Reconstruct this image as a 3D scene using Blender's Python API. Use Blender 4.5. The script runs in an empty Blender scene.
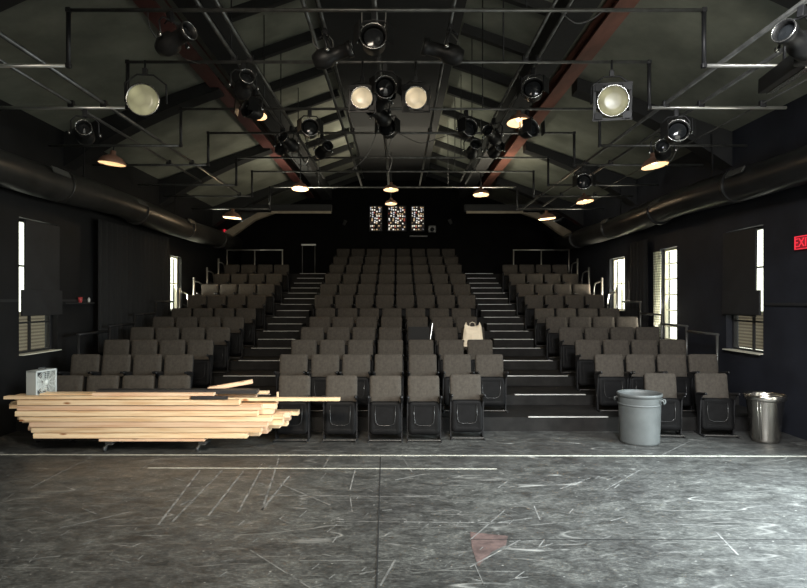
import bpy, bmesh, math, random
from mathutils import Vector, Matrix, Euler
random.seed(7)
S = bpy.context.scene
C = S.collection
PI = math.pi
R = math.radians

# ------------------------------------------------------------------ materials
MATS = {}
def lin(c):
    return tuple((v/12.92 if v <= .04045 else ((v+.055)/1.055)**2.4) for v in c)
def mat(name, rgb, rough=.6, metal=0., noise=None, spec=.5, emit=None, estr=0., bump=0., coat=0.):
    """rgb is linear albedo; noise=(scale, amount, stretch)"""
    m = bpy.data.materials.new(name); m.use_nodes = True
    nt = m.node_tree; b = nt.nodes['Principled BSDF']
    b.inputs['Base Color'].default_value = (*rgb, 1)
    b.inputs['Roughness'].default_value = rough
    b.inputs['Metallic'].default_value = metal
    b.inputs['Specular IOR Level'].default_value = spec
    b.inputs['Coat Weight'].default_value = coat
    if emit:
        b.inputs['Emission Color'].default_value = (*emit, 1)
        b.inputs['Emission Strength'].default_value = estr
    if noise:
        sc, amt, st = noise
        tc = nt.nodes.new('ShaderNodeTexCoord'); mp = nt.nodes.new('ShaderNodeMapping')
        mp.inputs['Scale'].default_value = st
        n = nt.nodes.new('ShaderNodeTexNoise'); n.inputs['Scale'].default_value = sc
        n.inputs['Detail'].default_value = 6; n.inputs['Roughness'].default_value = .6
        r = nt.nodes.new('ShaderNodeValToRGB')
        r.color_ramp.elements[0].position = .32; r.color_ramp.elements[1].position = .68
        r.color_ramp.elements[0].color = (*[v*(1-amt) for v in rgb], 1)
        r.color_ramp.elements[1].color = (*[min(1, v*(1+amt)) for v in rgb], 1)
        L = nt.links
        L.new(tc.outputs['Object'], mp.inputs['Vector']); L.new(mp.outputs[0], n.inputs['Vector'])
        L.new(n.outputs['Fac'], r.inputs['Fac']); L.new(r.outputs['Color'], b.inputs['Base Color'])
        if bump:
            bp = nt.nodes.new('ShaderNodeBump'); bp.inputs['Strength'].default_value = bump
            bp.inputs['Distance'].default_value = .01
            L.new(n.outputs['Fac'], bp.inputs['Height']); L.new(bp.outputs[0], b.inputs['Normal'])
    MATS[name] = m
    return m
one = (1, 1, 1)
mat('fabric', (.055, .048, .040), .85, noise=(26, .22, one), spec=.2, bump=.15)
mat('shell', (.008, .008, .0085), .5, noise=(9, .3, one), spec=.15)
mat('seat_under', (.006, .006, .0063), .5, noise=(7, .3, one), spec=.07)
mat('seat_trim', (.022, .022, .022), .25)
mat('arm', (.01, .01, .011), .3, spec=.3)
mat('iron', (.014, .014, .015), .45, .1, spec=.3)
mat('foot_iron', (.09, .085, .08), .35, .5)
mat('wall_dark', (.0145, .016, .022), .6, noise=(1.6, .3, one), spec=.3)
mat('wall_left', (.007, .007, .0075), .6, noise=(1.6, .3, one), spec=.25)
mat('wall_black', (.006, .006, .006), .8, noise=(1.6, .3, one), spec=.1)
mat('ceiling', (.16, .165, .135), .45, noise=(1.3, .35, one))
mat('rafter', (.010, .010, .010), .6, noise=(2, .3, one))
mat('black_drop', (.008, .008, .008), .8, noise=(2, .3, one))
mat('red_steel', (.15, .062, .045), .5, .1, noise=(2.2, .5, (1, .35, 1)))
mat('maroon_steel', (.085, .028, .024), .5, .1, noise=(2.2, .5, (1, .35, 1)))
mat('pipe', (.10, .10, .094), .35, .6, noise=(6, .4, one))
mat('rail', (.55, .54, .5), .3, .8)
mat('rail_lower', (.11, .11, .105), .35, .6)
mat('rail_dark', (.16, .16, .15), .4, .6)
mat('tan_beam', (.30, .25, .18), .6, noise=(3, .25, one))
mat('riser', (.011, .0105, .010), .7, noise=(4, .5, one), spec=.2)
mat('nosing', (.62, .62, .60), .35, .3)
mat('tape', (.42, .42, .37), .6, noise=(14, .3, one))
mat('duct', (.018, .018, .018), .3, .1, noise=(3, .4, one))
mat('duct_left', (.022, .021, .019), .4, .1, noise=(3, .5, one))
mat('fixture', (.008, .008, .008), .45, 0, spec=.2)
mat('chrome_edge', (.35, .35, .33), .25, .9)
mat('lens', (.01, .011, .012), .12, spec=.3)
mat('copper', (.24, .13, .09), .5, .2)
mat('cream_inside', (.8, .66, .5), .5)
mat('bulb', (1, .9, .75), .4, emit=(1, .78, .5), estr=2.5)
mat('cable', (.03, .03, .03), .4)
mat('curtain', (.010, .010, .010), .95)
mat('white_cloth', (.55, .55, .50), .8)
mat('board', (.012, .012, .013), .6, noise=(3, .3, one))
mat('frame_white', (.6, .58, .48), .5)
mat('frame_black', (.015, .015, .016), .5)
mat('grey_plastic', (.082, .090, .090), .5, noise=(5, .15, one))
mat('grey_plastic_dark', (.10, .11, .11), .5)
mat('steel', (.55, .52, .47), .22, 1., noise=(4, .15, (6, 6, .3)))
mat('fan_plastic', (.48, .52, .52), .45)
mat('fan_grille', (.68, .72, .70), .45)
mat('fan_dark', (.07, .075, .08), .5)
mat('paper', (.78, .68, .52), .8)
mat('black_cloth', (.012, .012, .012), .9)
mat('castor', (.03, .03, .03), .5)
mat('castor_steel', (.6, .6, .58), .3, .9)
mat('red_plastic', (.4, .05, .05), .5)
mat('white_plastic', (.5, .5, .47), .5)
mat('black_lumber', (.028, .027, .028), .45, noise=(5, .3, (.2, 2, 2)))

# lumber: pale timber with grain along the board
def wood(name, a, b_):
    m = bpy.data.materials.new(name); m.use_nodes = True
    nt = m.node_tree; b = nt.nodes['Principled BSDF']; L = nt.links
    tc = nt.nodes.new('ShaderNodeTexCoord'); mp = nt.nodes.new('ShaderNodeMapping')
    mp.inputs['Scale'].default_value = (1.2, 22, 22)
    oi = nt.nodes.new('ShaderNodeObjectInfo')
    add = nt.nodes.new('ShaderNodeVectorMath'); add.operation = 'ADD'
    sc = nt.nodes.new('ShaderNodeVectorMath'); sc.operation = 'SCALE'; sc.inputs['Scale'].default_value = 40
    cb = nt.nodes.new('ShaderNodeCombineXYZ')
    for i in range(3): L.new(oi.outputs['Random'], cb.inputs[i])
    L.new(cb.outputs[0], sc.inputs[0]); L.new(tc.outputs['Object'], mp.inputs['Vector'])
    L.new(mp.outputs[0], add.inputs[0]); L.new(sc.outputs[0], add.inputs[1])
    n = nt.nodes.new('ShaderNodeTexNoise'); n.inputs['Scale'].default_value = 1.3; n.inputs['Detail'].default_value = 7
    L.new(add.outputs[0], n.inputs['Vector'])
    r = nt.nodes.new('ShaderNodeValToRGB')
    r.color_ramp.elements[0].position = .35; r.color_ramp.elements[1].position = .62
    r.color_ramp.elements[0].color = (*a, 1); r.color_ramp.elements[1].color = (*b_, 1)
    L.new(n.outputs['Fac'], r.inputs['Fac'])
    # knots
    v = nt.nodes.new('ShaderNodeTexVoronoi'); v.inputs['Scale'].default_value = 1.0
    mp2 = nt.nodes.new('ShaderNodeMapping'); mp2.inputs['Scale'].default_value = (2.2, 7, 7)
    add2 = nt.nodes.new('ShaderNodeVectorMath'); add2.operation = 'ADD'
    L.new(tc.outputs['Object'], mp2.inputs['Vector']); L.new(mp2.outputs[0], add2.inputs[0]); L.new(sc.outputs[0], add2.inputs[1])
    L.new(add2.outputs[0], v.inputs['Vector'])
    r2 = nt.nodes.new('ShaderNodeValToRGB')
    r2.color_ramp.elements[0].position = .05; r2.color_ramp.elements[1].position = .13
    r2.color_ramp.elements[0].color = (.35, .17, .08, 1); r2.color_ramp.elements[1].color = (1, 1, 1, 1)
    L.new(v.outputs['Distance'], r2.inputs['Fac'])
    mx = nt.nodes.new('ShaderNodeMix'); mx.data_type = 'RGBA'; mx.blend_type = 'MULTIPLY'; mx.inputs[0].default_value = 1
    L.new(r.outputs['Color'], mx.inputs[6]); L.new(r2.outputs['Color'], mx.inputs[7])
    hs = nt.nodes.new('ShaderNodeHueSaturation')
    mr = nt.nodes.new('ShaderNodeMapRange'); mr.inputs['To Min'].default_value = .82; mr.inputs['To Max'].default_value = 1.1
    L.new(oi.outputs['Random'], mr.inputs['Value']); L.new(mr.outputs[0], hs.inputs['Value'])
    L.new(mx.outputs[2], hs.inputs['Color']); L.new(hs.outputs['Color'], b.inputs['Base Color'])
    b.inputs['Roughness'].default_value = .7
    MATS[name] = m
wood('timber', (.70, .46, .26), (.90, .70, .46))
wood('timber_pink', (.70, .43, .27), (.86, .62, .43))

# stage floor: scuffed black paint
def floor_mat():
    m = bpy.data.materials.new('scuffed_floor'); m.use_nodes = True
    nt = m.node_tree; b = nt.nodes['Principled BSDF']; L = nt.links
    tc = nt.nodes.new('ShaderNodeTexCoord')
    def noise(scale, st, det=8, rough=.65, rot=0):
        mp = nt.nodes.new('ShaderNodeMapping'); mp.inputs['Scale'].default_value = st
        mp.inputs['Rotation'].default_value = (0, 0, rot)
        n = nt.nodes.new('ShaderNodeTexNoise'); n.inputs['Scale'].default_value = scale
        n.inputs['Distortion'].default_value = .6 if det > 5 else 0; n.inputs['Detail'].default_value = det; n.inputs['Roughness'].default_value = rough
        L.new(tc.outputs['Object'], mp.inputs['Vector']); L.new(mp.outputs[0], n.inputs['Vector'])
        return n.outputs['Fac']
    def ramp(src, stops):
        r = nt.nodes.new('ShaderNodeValToRGB'); e = r.color_ramp.elements
        while len(e) < len(stops): e.new(.5)
        for i, (p, c) in enumerate(stops):
            e[i].position = p; e[i].color = (c, c, c, 1) if isinstance(c, float) else (*c, 1)
        L.new(src, r.inputs['Fac']); return r.outputs['Color']
    def mix(a, b2, fac, mode='MIX'):
        x = nt.nodes.new('ShaderNodeMix'); x.data_type = 'RGBA'; x.blend_type = mode
        if isinstance(fac, float): x.inputs[0].default_value = fac
        else: L.new(fac, x.inputs[0])
        L.new(a, x.inputs[6])
        if isinstance(b2, tuple): x.inputs[7].default_value = (*b2, 1)
        else: L.new(b2, x.inputs[7])
        return x.outputs[2]
    big = ramp(noise(.8, (1, 1.3, 1)), [(.35, (.044, .044, .043)), (.65, (.080, .082, .078))])
    mid = ramp(noise(4.6, (1, 1.7, 1), 10, .75, rot=.2), [(.38, (.42, .42, .42)), (.54, (1., 1., 1.)), (.68, (1.8, 1.8, 1.75))])
    fine = ramp(noise(26, (1, 2., 1), 6, .7), [(.36, (.45, .45, .45)), (.55, (1., 1., 1.)), (.68, (2., 2., 1.95))])
    c = mix(big, mid, 1., 'MULTIPLY'); c = mix(c, fine, 1., 'MULTIPLY')
    # scratches: thin contour lines of stretched noise in several directions, masked
    for rot, sc, wdt, val in ((.5, 1.3, .006, .20), (-.7, 1.1, .006, .16), (1.2, .9, .004, .25), (0.1, 1.6, .005, .15)):
        n = noise(sc, (.35, 2.2, 1), 1.5, .4, rot)
        line = ramp(n, [(.5-wdt, 0.), (.5, 1.), (.5+wdt, 0.)])
        mask = ramp(noise(1.7, (1, 1, 1), 3, .6, rot+3), [(.54, 0.), (.62, 1.)])
        f = mix(line, mask, 1., 'MULTIPLY')
        c = mix(c, (val, val, val*.95), f)
    # paint chips
    v = nt.nodes.new('ShaderNodeTexVoronoi'); v.inputs['Scale'].default_value = 5.5
    mpv = nt.nodes.new('ShaderNodeMapping'); mpv.inputs['Scale'].default_value = (1, 2, 1)
    L.new(tc.outputs['Object'], mpv.inputs['Vector']); L.new(mpv.outputs[0], v.inputs['Vector'])
    chips = ramp(v.outputs['Distance'], [(.035, 1.), (.06, 0.)])
    c = mix(c, (.32, .32, .30), chips)
    L.new(c, b.inputs['Base Color'])
    rr = ramp(noise(3, (1, 1.6, 1)), [(.3, .36), (.7, .6)])
    L.new(rr, b.inputs['Roughness'])
    bp = nt.nodes.new('ShaderNodeBump'); bp.inputs['Strength'].default_value = .25; bp.inputs['Distance'].default_value = .01
    L.new(noise(5, (1, 1.5, 1)), bp.inputs['Height']); L.new(bp.outputs[0], b.inputs['Normal'])
    MATS['floor'] = m
floor_mat()

def translucent(name, rgb):
    m = bpy.data.materials.new(name); m.use_nodes = True
    nt = m.node_tree; nt.nodes.clear()
    o = nt.nodes.new('ShaderNodeOutputMaterial'); t = nt.nodes.new('ShaderNodeBsdfTranslucent'); d = nt.nodes.new('ShaderNodeBsdfDiffuse')
    x = nt.nodes.new('ShaderNodeMixShader'); x.inputs[0].default_value = .4
    w = nt.nodes.new('ShaderNodeTexWave'); w.bands_direction = 'Z'; w.inputs['Scale'].default_value = 6
    tc = nt.nodes.new('ShaderNodeTexCoord'); nt.links.new(tc.outputs['Object'], w.inputs['Vector'])
    r = nt.nodes.new('ShaderNodeValToRGB')
    r.color_ramp.elements[0].color = (*[v*.55 for v in rgb], 1); r.color_ramp.elements[1].color = (*rgb, 1)
    nt.links.new(w.outputs['Fac'], r.inputs['Fac']); nt.links.new(r.outputs[0], t.inputs[0]); nt.links.new(r.outputs[0], d.inputs[0])
    nt.links.new(t.outputs[0], x.inputs[1]); nt.links.new(d.outputs[0], x.inputs[2]); nt.links.new(x.outputs[0], o.inputs[0])
    MATS[name] = m
translucent('blind', (.42, .38, .34))
translucent('thin_curtain', (.62, .62, .55))

def glass():
    m = bpy.data.materials.new('window_glass'); m.use_nodes = True
    nt = m.node_tree; nt.nodes.clear()
    o = nt.nodes.new('ShaderNodeOutputMaterial'); t = nt.nodes.new('ShaderNodeBsdfTransparent')
    t.inputs[0].default_value = (.95, .97, .93, 1)
    g = nt.nodes.new('ShaderNodeBsdfGlossy'); g.inputs['Roughness'].default_value = .05
    x = nt.nodes.new('ShaderNodeMixShader'); x.inputs[0].default_value = .06
    nt.links.new(t.outputs[0], x.inputs[1]); nt.links.new(g.outputs[0], x.inputs[2]); nt.links.new(x.outputs[0], o.inputs[0])
    MATS['glass'] = m
glass()

def lamp_face(name, col, st):
    """a lit reflector: hot spot off centre, dimmer towards the rim (object space)"""
    m = bpy.data.materials.new(name); m.use_nodes = True
    nt = m.node_tree; b = nt.nodes['Principled BSDF']; L = nt.links
    b.inputs['Base Color'].default_value = (.12, .11, .08, 1); b.inputs['Roughness'].default_value = .3
    tc = nt.nodes.new('ShaderNodeTexCoord'); n = nt.nodes.new('ShaderNodeTexVoronoi'); n.inputs['Scale'].default_value = 7
    L.new(tc.outputs['Object'], n.inputs['Vector'])
    r = nt.nodes.new('ShaderNodeValToRGB')
    r.color_ramp.elements[0].color = (*col, 1); r.color_ramp.elements[0].position = .1
    r.color_ramp.elements[1].color = (*[v*.42 for v in col], 1); r.color_ramp.elements[1].position = .75
    L.new(n.outputs['Distance'], r.inputs['Fac']); L.new(r.outputs['Color'], b.inputs['Emission Color'])
    b.inputs['Emission Strength'].default_value = st
    MATS[name] = m
lamp_face('lamp_yellow', (.46, .44, .25), .8)
lamp_face('lamp_warm', (.95, .76, .48), 1.1)

def stained():
    m = bpy.data.materials.new('stained_glass'); m.use_nodes = True
    nt = m.node_tree; b = nt.nodes['Principled BSDF']; L = nt.links
    b.inputs['Base Color'].default_value = (.02, .015, .012, 1); b.inputs['Roughness'].default_value = .2
    tc = nt.nodes.new('ShaderNodeTexCoord'); mp = nt.nodes.new('ShaderNodeMapping')
    mp.inputs['Rotation'].default_value = (R(90), 0, 0)
    L.new(tc.outputs['Object'], mp.inputs['Vector'])
    v = nt.nodes.new('ShaderNodeTexVoronoi'); v.voronoi_dimensions = '2D'; v.inputs['Scale'].default_value = 12.5; v.inputs['Randomness'].default_value = .75
    L.new(mp.outputs[0], v.inputs['Vector'])
    d = nt.nodes.new('ShaderNodeValToRGB'); d.color_ramp.elements[0].color = (1, 1, 1, 1); d.color_ramp.elements[0].position = .22
    d.color_ramp.elements[1].color = (0, 0, 0, 1); d.color_ramp.elements[1].position = .42
    L.new(v.outputs['Distance'], d.inputs['Fac'])
    sp = nt.nodes.new('ShaderNodeSeparateColor'); L.new(v.outputs['Color'], sp.inputs[0])
    cr = nt.nodes.new('ShaderNodeValToRGB'); cr.color_ramp.interpolation = 'CONSTANT'
    e = cr.color_ramp.elements
    e[0].color = (.03, .02, .02, 1); e[1].position = .33; e[1].color = (.35, .07, .05, 1)
    for p, c in ((.42, (.55, .38, .22)), (.6, (1, .92, .78)), (.85, (.6, .6, .62))):
        q = e.new(p); q.color = (*c, 1)
    L.new(sp.outputs[0], cr.inputs['Fac'])
    x = nt.nodes.new('ShaderNodeMix'); x.data_type = 'RGBA'; x.blend_type = 'MULTIPLY'; x.inputs[0].default_value = 1
    L.new(d.outputs[0], x.inputs[6]); L.new(cr.outputs[0], x.inputs[7])
    L.new(x.outputs[2], b.inputs['Emission Color']); b.inputs['Emission Strength'].default_value = 1.1
    MATS['stained'] = m
stained()
mat('exit_red', (.5, .02, .03), .4, emit=(1, .04, .07), estr=.75)
mat('exit_dark', (.02, .0, .0), .5)
mat('exit_face', (.15, .01, .02), .5, emit=(1, .03, .06), estr=.16)

# ------------------------------------------------------------------ helpers
class MB:
    def __init__(s): s.bm = bmesh.new()
    def box(s, c, d, M=None, rz=0, rx=0, ry=0, bev=0):
        m = Matrix.Translation(c) @ Euler((rx, ry, rz)).to_matrix().to_4x4() @ Matrix.Diagonal((*d, 1))
        if M: m = M @ m
        r = bmesh.ops.create_cube(s.bm, size=1, matrix=m)
        if bev:
            es = {e for v in r['verts'] for e in v.link_edges}
            bmesh.ops.bevel(s.bm, geom=list(es), offset=bev, segments=2, affect='EDGES', profile=.6)
        return s
    def tube(s, pts, r, n=8, M=None, cap=True):
        pts = [Vector(p) for p in pts]; rings = []
        rr = r if isinstance(r, (list, tuple)) else [r]*len(pts)
        up = None
        for i, p in enumerate(pts):
            t = (pts[min(i+1, len(pts)-1)] - pts[max(i-1, 0)]).normalized()
            if up is None:
                up = Vector((0, 0, 1)) if abs(t.z) < .9 else Vector((0, 1, 0))
            a = t.cross(up)
            if a.length < 1e-5: a = t.orthogonal()
            a.normalize(); b = a.cross(t).normalized(); up = b
            ring = []
            for k in range(n):
                th = 2*PI*k/n
                q = p + (a*math.cos(th) + b*math.sin(th))*rr[i]
                ring.append(s.bm.verts.new(M @ q if M else q))
            rings.append(ring)
        for A, B in zip(rings, rings[1:]):
            for k in range(n): s.bm.faces.new((A[k], A[(k+1) % n], B[(k+1) % n], B[k])).smooth = True
        if cap:
            s.bm.faces.new(list(reversed(rings[0]))); s.bm.faces.new(rings[-1])
        return s
    def lathe(s, prof, n=24, M=None, close=False):
        """prof: (r, z) about local Z"""
        rings = []
        for (r, z) in prof:
            ring = []
            for k in range(n):
                th = 2*PI*k/n
                q = Vector((max(r, 1e-4)*math.cos(th), max(r, 1e-4)*math.sin(th), z))
                ring.append(s.bm.verts.new(M @ q if M else q))
            rings.append(ring)
        for A, B in zip(rings, rings[1:]):
            for k in range(n): s.bm.faces.new((A[k], A[(k+1) % n], B[(k+1) % n], B[k])).smooth = True
        if close: 
            A, B = rings[-1], rings[0]
            for k in range(n): s.bm.faces.new((A[k], A[(k+1) % n], B[(k+1) % n], B[k]))
        return s
    def pad(s, w, h, r, prof, M):
        """rounded rectangle in local XY lofted through prof [(inset, z)]"""
        def outline(i):
            W, H, q = w/2-i, h/2-i, max(r-i, .004); o = []
            for cx, cy, a0 in ((W-q, H-q, 0), (-W+q, H-q, 90), (-W+q, -H+q, 180), (W-q, -H+q, 270)):
                for k in range(5):
                    a = R(a0+k*22.5); o.append((cx+q*math.cos(a), cy+q*math.sin(a)))
            return o
        rings = []
        for i, z in prof:
            rings.append([s.bm.verts.new(M @ Vector((x, y, z))) for x, y in outline(i)])
        n = len(rings[0])
        for A, B in zip(rings, rings[1:]):
            for k in range(n): s.bm.faces.new((A[k], A[(k+1) % n], B[(k+1) % n], B[k])).smooth = True
        s.bm.faces.new(list(reversed(rings[0]))); s.bm.faces.new(rings[-1])
        return s
    def prism(s, poly, h0, h1, M=None):
        """poly (x, z) extruded along y from h0 to h1"""
        A = [s.bm.verts.new((M @ Vector((x, h0, z))) if M else (x, h0, z)) for x, z in poly]
        B = [s.bm.verts.new((M @ Vector((x, h1, z))) if M else (x, h1, z)) for x, z in poly]
        n = len(poly)
        for k in range(n): s.bm.faces.new((A[k], A[(k+1) % n], B[(k+1) % n], B[k]))
        s.bm.faces.new(list(reversed(A))); s.bm.faces.new(B)
        return s
    def build(s, name, m, parent=None, origin=None):
        bmesh.ops.recalc_face_normals(s.bm, faces=s.bm.faces)
        if origin is not None and parent is None:
            bmesh.ops.translate(s.bm, verts=s.bm.verts, vec=-Vector(origin))
        me = bpy.data.meshes.new(name); s.bm.to_mesh(me); s.bm.free()
        me.materials.append(MATS[m])
        o = bpy.data.objects.new(name, me); C.objects.link(o)
        if parent: o.parent = parent
        elif origin is not None: o.location = origin
        return o
def tag(o, label, cat, group=None):
    o['label'] = label; o['category'] = cat
    if group: o['group'] = group
    return o
def struct(o): o['kind'] = 'structure'; return o
def empty(name, label, cat, loc=(0, 0, 0), rot=(0, 0, 0), group=None):
    o = bpy.data.objects.new(name, None); C.objects.link(o); o.empty_display_size = .1
    o.location = loc; o.rotation_euler = rot
    return tag(o, label, cat, group)
def copy_tree(o, parent=None):
    c = o.copy(); C.objects.link(c)
    if parent: c.parent = parent
    for ch in KIDS.get(o.name, []): copy_tree(ch, c)
    return c
KIDS = {}
def index_kids():
    KIDS.clear()
    for o in bpy.data.objects:
        if o.parent: KIDS.setdefault(o.parent.name, []).append(o)
def text_mesh(txt, size, M, ext=.002):
    cu = bpy.data.curves.new('t', 'FONT'); cu.body = txt; cu.size = size; cu.extrude = ext
    cu.align_x = 'CENTER'; cu.align_y = 'CENTER'
    o = bpy.data.objects.new('t', cu); C.objects.link(o)
    dg = bpy.context.evaluated_depsgraph_get(); dg.update()
    me = bpy.data.meshes.new_from_object(o.evaluated_get(dg)); C.objects.unlink(o); bpy.data.objects.remove(o)
    me.transform(M)
    return me

WX = 5.5
YF, YB = -4.0, 20.5
# ------------------------------------------------------------------ room shell
m = MB(); m.box((0, (YF+YB)/2, -.05), (2*WX+.6, YB-YF+.4, .1))
struct(m.build('floor', 'floor'))

def wall_holes(name, side, holes, m_):
    t = .22; xc = side*(WX+t/2); b = MB()
    ys = sorted({YF, YB} | {h[0] for h in holes} | {h[1] for h in holes})
    z0, z1 = 0, 4.78
    for a, c in zip(ys, ys[1:]):
        hs = [h for h in holes if h[0] <= a+1e-6 and h[1] >= c-1e-6]
        if not hs: b.box((xc, (a+c)/2, (z0+z1)/2), (t, c-a, z1-z0))
        else:
            h = hs[0]
            if h[2] > 0: b.box((xc, (a+c)/2, h[2]/2), (t, c-a, h[2]))
            b.box((xc, (a+c)/2, (h[3]+z1)/2), (t, c-a, z1-h[3]))
    return struct(b.build(name, m_))
L1 = (8.46, 9.42, 1.08, 3.10); L2 = (14.1, 14.8, 1.62, 2.97)
R1 = (8.78, 9.77, 1.06, 3.03); R2 = (11.5, 12.25, 1.05, 2.95); R3 = (14.15, 15.15, 1.62, 2.95)
DR = (2.2, 6.4, 0, 3.3)
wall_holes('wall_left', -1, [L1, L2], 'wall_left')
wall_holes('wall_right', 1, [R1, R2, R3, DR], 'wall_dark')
GBL = [(-WX, 4.66), (-2.9, 5.6), (0, 6.6), (2.9, 5.6), (WX, 4.66)]
b = MB(); b.prism([(-WX, 0), (WX, 0)] + list(reversed([(x, z-.02) for x, z in GBL])), YB, YB+.2); struct(b.build('wall_back', 'wall_black'))
b = MB()                                          # wall behind the camera, with an open loading door
b.prism([(-WX, 0), (-.5, 0), (-.5, 6.3), (-WX, 4.5)], YF-.2, YF)
b.prism([(4.2, 0), (WX, 0), (WX, 4.5), (4.2, 5.0)], YF-.2, YF)
b.prism([(-.5, 3.4), (4.2, 3.4), (4.2, 5.0), (-.5, 6.3)], YF-.2, YF)
struct(b.build('wall_front', 'wall_black'))
b = MB()
b.prism([(-WX-.3, 4.56), (-WX-.3, 4.7), (0, 6.75), (WX+.3, 4.7), (WX+.3, 4.56), (0, 6.6)], YF-.2, YB+.2)
struct(b.build('ceiling', 'ceiling'))
def ceil_z(x): return 6.6 - abs(x)*(6.6-4.56)/(WX+.3)

trim_n = [0]
def trim(b, m_, origin=None):
    trim_n[0] += 1
    return struct(b.build('trim_%d' % trim_n[0], m_, None, origin))
# flat black panel along the ridge, long black boxes either side
b = MB(); b.box((-.1, 8.2, 6.08), (2.1, 24, .1)); trim(b, 'black_drop')
for x in (-2.45, 2.25):
    b = MB(); b.box((x, 8.2, ceil_z(x)-.2), (.32, 24, .36)); trim(b, 'black_drop')
# joists between ridge panel and side boxes; rafters outside them
for k in range(12):
    y = 5.2+k*1.33
    for s, x0, x1 in ((1, 1.0, 2.15), (-1, -1.2, -2.3)):
        za, zb = ceil_z(x0)-.07, ceil_z(x1)-.07
        b = MB(); a = math.atan2(zb-za, x1-x0)
        b.box(((x0+x1)/2, y, (za+zb)/2), (abs(x1-x0)+.04, .10, .16), ry=-a)
        trim(b, 'rafter')
for k in range(4):
    y = 5.9+k*3.85
    for s in (-1, 1):
        pts = []; top = []
        for q in range(9):
            x = 2.95+(WX-2.95)*q/8; sag = .16+.42*(q/8)**2.2 + .05*(1-q/8)
            pts.append((s*x, ceil_z(x)-sag)); top.append((s*x, ceil_z(x)-.01))
        b = MB(); b.prism(pts+list(reversed(top)), y-.16, y+.16); trim(b, 'rafter')
# red primed steel beams (I sections)
for x, m_, nm in ((2.72, 'red_steel', 'rust red'), (-2.98, 'maroon_steel', 'maroon')):
    z = 5.42 if x > 0 else 5.40
    e = empty('steel_beam', '%s painted steel beam running lengthways under the %s slope of ceiling' % (nm, 'right' if x > 0 else 'left'), 'beam', (x, 8, z))
    b = MB(); b.box((0, 0, 0), (.24, 24, .025)); b.build('bottom_flange', m_, e)
    b = MB(); b.box((0, 0, .10), (.02, 24, .17)); b.build('web', m_, e)
    b = MB(); b.box((0, 0, .195), (.24, 24, .02)); b.build('top_flange', m_, e)
# chair rails on the walls
for s, y0, y1, z in ((1, 7.0, 8.70, 1.83), (-1, 9.5, 10.35, 1.88), (-1, 7, 8.4, 1.88)):
    b = MB(); b.box((s*(WX-.015), (y0+y1)/2, z), (.03, y1-y0, .04)); trim(b, 'frame_black' if s > 0 else 'frame_black')
# rear cross beam stubs with knee braces
for s in (-1, 1):
    b = MB(); x0, x1 = (2.0, 5.35)
    b.box((s*(x0+x1)/2, 17.6, 4.66), (x1-x0, .22, .20)); trim(b, 'rafter')
    b = MB(); b.box((s*(2.9), 17.47, 4.52), (1.7 if s > 0 else 1.8, .04, .07)); trim(b, 'tan_beam')
    b = MB(); b.prism([(s*5.2, 3.65), (s*5.2, 3.95), (s*4.2, 4.52), (s*3.7, 4.52), (s*4.3, 4.30)], 17.5, 17.7); trim(b, 'tan_beam')

# ------------------------------------------------------------------ windows
wn = [0]
def window(side, H, vsplit=(), hsplit=(), m_='frame_white', fr=.045, glassy=True):
    wn[0] += 1
    y0, y1, z0, z1 = H; x = side*(WX+.13)
    f = MB()
    for y in (y0+fr/2, y1-fr/2): f.box((x, y, (z0+z1)/2), (.06, fr, z1-z0))
    for z in (z0+fr/2, z1-fr/2): f.box((x, (y0+y1)/2, z), (.06, y1-y0-2*fr, fr))
    o = struct(f.build('window_%d' % wn[0], m_, None, (x, (y0+y1)/2, z0)))
    ox = Vector(o.location)
    mu = MB()
    for y in vsplit: mu.box(Vector((x, y, (z0+z1)/2))-ox, (.035, .03, z1-z0-2*fr))
    for z in hsplit: mu.box(Vector((x, (y0+y1)/2, z))-ox, (.034, y1-y0-2*fr, .025))
    if vsplit or hsplit: mu.build('muntin', m_, o)
    g = MB(); g.box(Vector((x+side*.02, (y0+y1)/2, (z0+z1)/2))-ox, (.005, y1-y0-2*fr, z1-z0-2*fr)); g.build('glass_pane', 'glass', o)
    sl = MB(); sl.box(Vector((x-side*.11, (y0+y1)/2, z0+.008))-ox, (.18, y1-y0-.01, .014)); sl.build('window_sill', 'frame_white', o)
    return o
window(-1, L1, (8.90,), (1.55, 2.4), 'frame_black')
window(1, R1, (9.22,), (1.55, 2.4), 'frame_black')
window(1, R2, (), (1.35, 1.68, 2.0, 2.32, 2.64))
window(1, R3, (14.65,), (2.3,))
window(-1, L2, (), (2.3,))
# black boards over the windows nearest the stage
b = MB(); b.box((0, 0, 0), (.03, .86, 1.42), bev=.004)
o = b.build('blackout_board', 'board'); o.location = (-WX+.02, 8.99, 2.365)
tag(o, 'black board covering the upper part of the left wall window nearest the stage', 'board')
b = MB(); b.box((0, 0, 0), (.03, .90, 1.36), bev=.004)
o = b.build('blackout_board', 'board'); o.location = (WX-.02, 9.37, 2.32); o.rotation_euler = (R(1.2), 0, 0)
tag(o, 'black board covering the upper part of the right wall window nearest the stage', 'board')
for side, y, nm in ((-1, 8.94, 'left'), (1, 9.27, 'right')):
    b = MB(); b.box((0, 0, 0), (.03, 1.0, .38), bev=.004); o = b.build('blackout_board', 'board'); o.location = (side*(WX-.052), y, 1.85)
    tag(o, 'low black board strip across the middle of the %s wall window nearest the stage' % nm, 'board')
for side, H, n1 in ((-1, L1, 'left'), (1, R1, 'right')):
    y0, y1 = H[0]+.06, H[1]-.06; mid = 8.90 if side < 0 else 9.22
    e = empty('window_blind', 'slatted beige blind hanging behind low panes of %s window nearest the stage' % n1, 'blind', (side*(WX+.175), (y0+y1)/2, 1.7))
    b2 = MB(); b2.box((0, 0, -.30), (.006, y1-y0, .58)); b2.build('slats', 'blind', e)
    b2 = MB(); b2.box((0, 0, 0), (.02, y1-y0, .03)); b2.build('head_rail', 'frame_white', e)
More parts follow.
